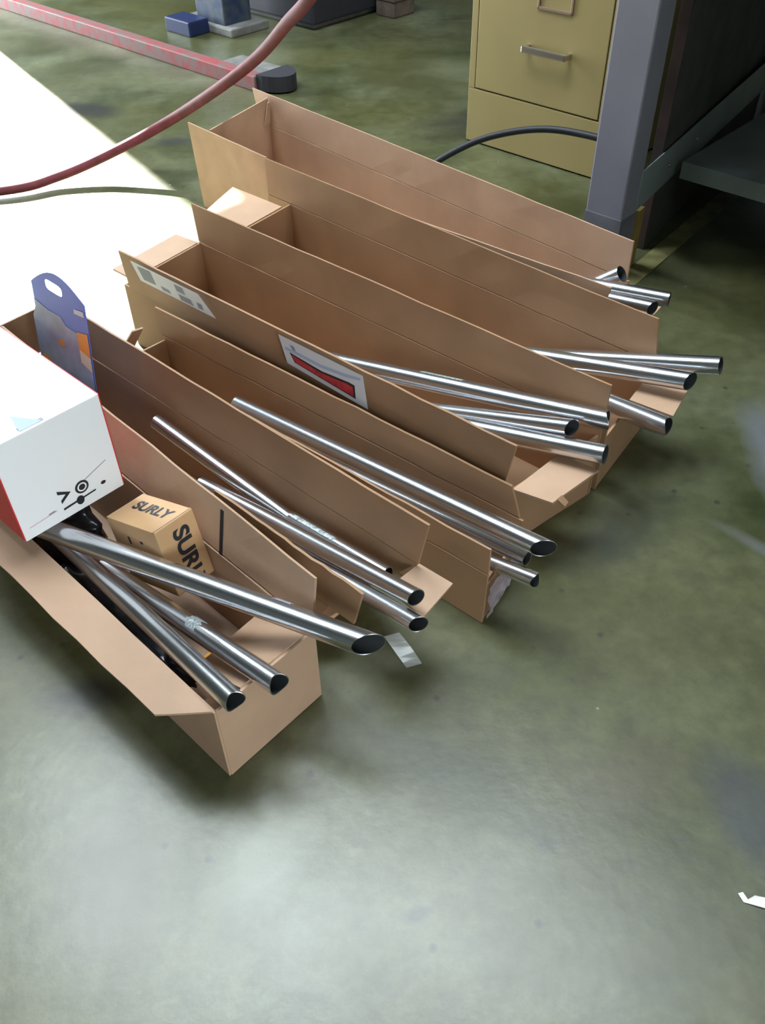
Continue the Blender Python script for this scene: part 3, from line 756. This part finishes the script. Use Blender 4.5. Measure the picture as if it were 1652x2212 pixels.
# ------------------------------------------------------------------ floor clutter at the back
fk = thing('steel_bar', 'long worn red steel bar on the floor, grey end with dark rounded tip', 'bar', W(3.4, 2.08, 0))
bm = bmesh.new(); tobox(bm, 2.50, 5.1, 2.036, 2.085, .0, .050, .004)
finish('bar_body', bm, M['forkred'], fk)
bm = bmesh.new(); tobox(bm, 2.50, 2.74, 2.0865, 2.187, .004, .046, .004); finish('end_plate', bm, M['forktop'], fk)['label'] = 'worn grey end'
bm = bmesh.new(); ring0, ring1 = [], []
for k in range(13):
    a = -math.pi/2 + math.pi*k/12
    t_, o_ = 2.50 - .10*math.cos(a)*1.0, 2.115 + .072*math.sin(a)
    ring0.append(bm.verts.new(W(t_, o_, .006))); ring1.append(bm.verts.new(W(t_, o_, .056)))
bm.faces.new(ring1); bm.faces.new(ring0[::-1])
for k in range(12): bm.faces.new([ring0[k], ring0[k+1], ring1[k+1], ring1[k]])
bm.faces.new([ring0[12], ring0[0], ring1[0], ring1[12]])
bmesh.ops.recalc_face_normals(bm, faces=bm.faces)
finish('fork_tip', bm, M['darksteel'], fk)['label'] = 'dark rounded tip'

ms = thing('machine_stand', 'worn blue machine stand with a foot at the top of the picture', 'machine', W(3.22, 2.36, 0))
bm = bmesh.new(); tobox(bm, 3.12, 3.30, 2.42, 2.56, .03, .75, .006); finish('column', bm, M['bluepaint'], ms)
bm = bmesh.new(); tobox(bm, 3.20, 3.36, 2.30, 2.40, .0, .055, .006); finish('foot', bm, mat('blue_paint', (0.01, 0.02, 0.08), .5), ms)
bm = bmesh.new(); tobox(bm, 3.06, 3.40, 2.40, 2.60, .0, .032, .006); finish('base_plate', bm, M['forktop'], ms)
mb = thing('black_box', 'plain black box beyond the cartons', 'machine', W(3.0, 3.0, 0))  # plain black box that fills the dark zone at the back
bm = bmesh.new(); tobox(bm, 2.88, 3.40, 2.68, 3.3, .02, .8, .01); finish('housing', bm, M['darksteel'], mb)
bm = bmesh.new(); tobox(bm, 2.91, 3.37, 2.71, 3.27, .0, .03, .002); finish('skid', bm, M['forktop'], mb)
wk = thing('wooden_block', 'small worn wooden block on the floor beside the black box', 'block', W(2.80, 3.1, 0))
bm = bmesh.new(); tobox(bm, 2.755, 2.86, 3.03, 3.16, .0, .16, .006); finish('block_body', bm, M['wood'], wk)
bm = bmesh.new(); tobox(bm, 2.753, 2.862, 3.028, 3.162, .06, .064, .001); finish('groove_band', bm, M['boardbrown'], wk)

# ------------------------------------------------------------------ scrap of white paper at the right
bm = bmesh.new()
pts = [(.3965, .4175), (.402, .4185), (.406, .411), (.414, .414), (.425, .413), (.445, .407), (.446, .394), (.432, .397), (.414, .403), (.400, .408)]
lo = [bm.verts.new((x, y, .0008)) for x, y in pts]; hi = [bm.verts.new((x, y, .0022 + .002*math.sin(9*i))) for i, (x, y) in enumerate(pts)]
bm.faces.new(hi[::-1]); bm.faces.new(lo)
for i in range(len(pts)): bm.faces.new([lo[i], lo[(i+1) % len(pts)], hi[(i+1) % len(pts)], hi[i]])
bmesh.ops.recalc_face_normals(bm, faces=bm.faces)
tag(recentre(finish('paper_scrap', bm, M['paper'])), 'torn scrap of white paper on the floor at the right edge', 'paper')
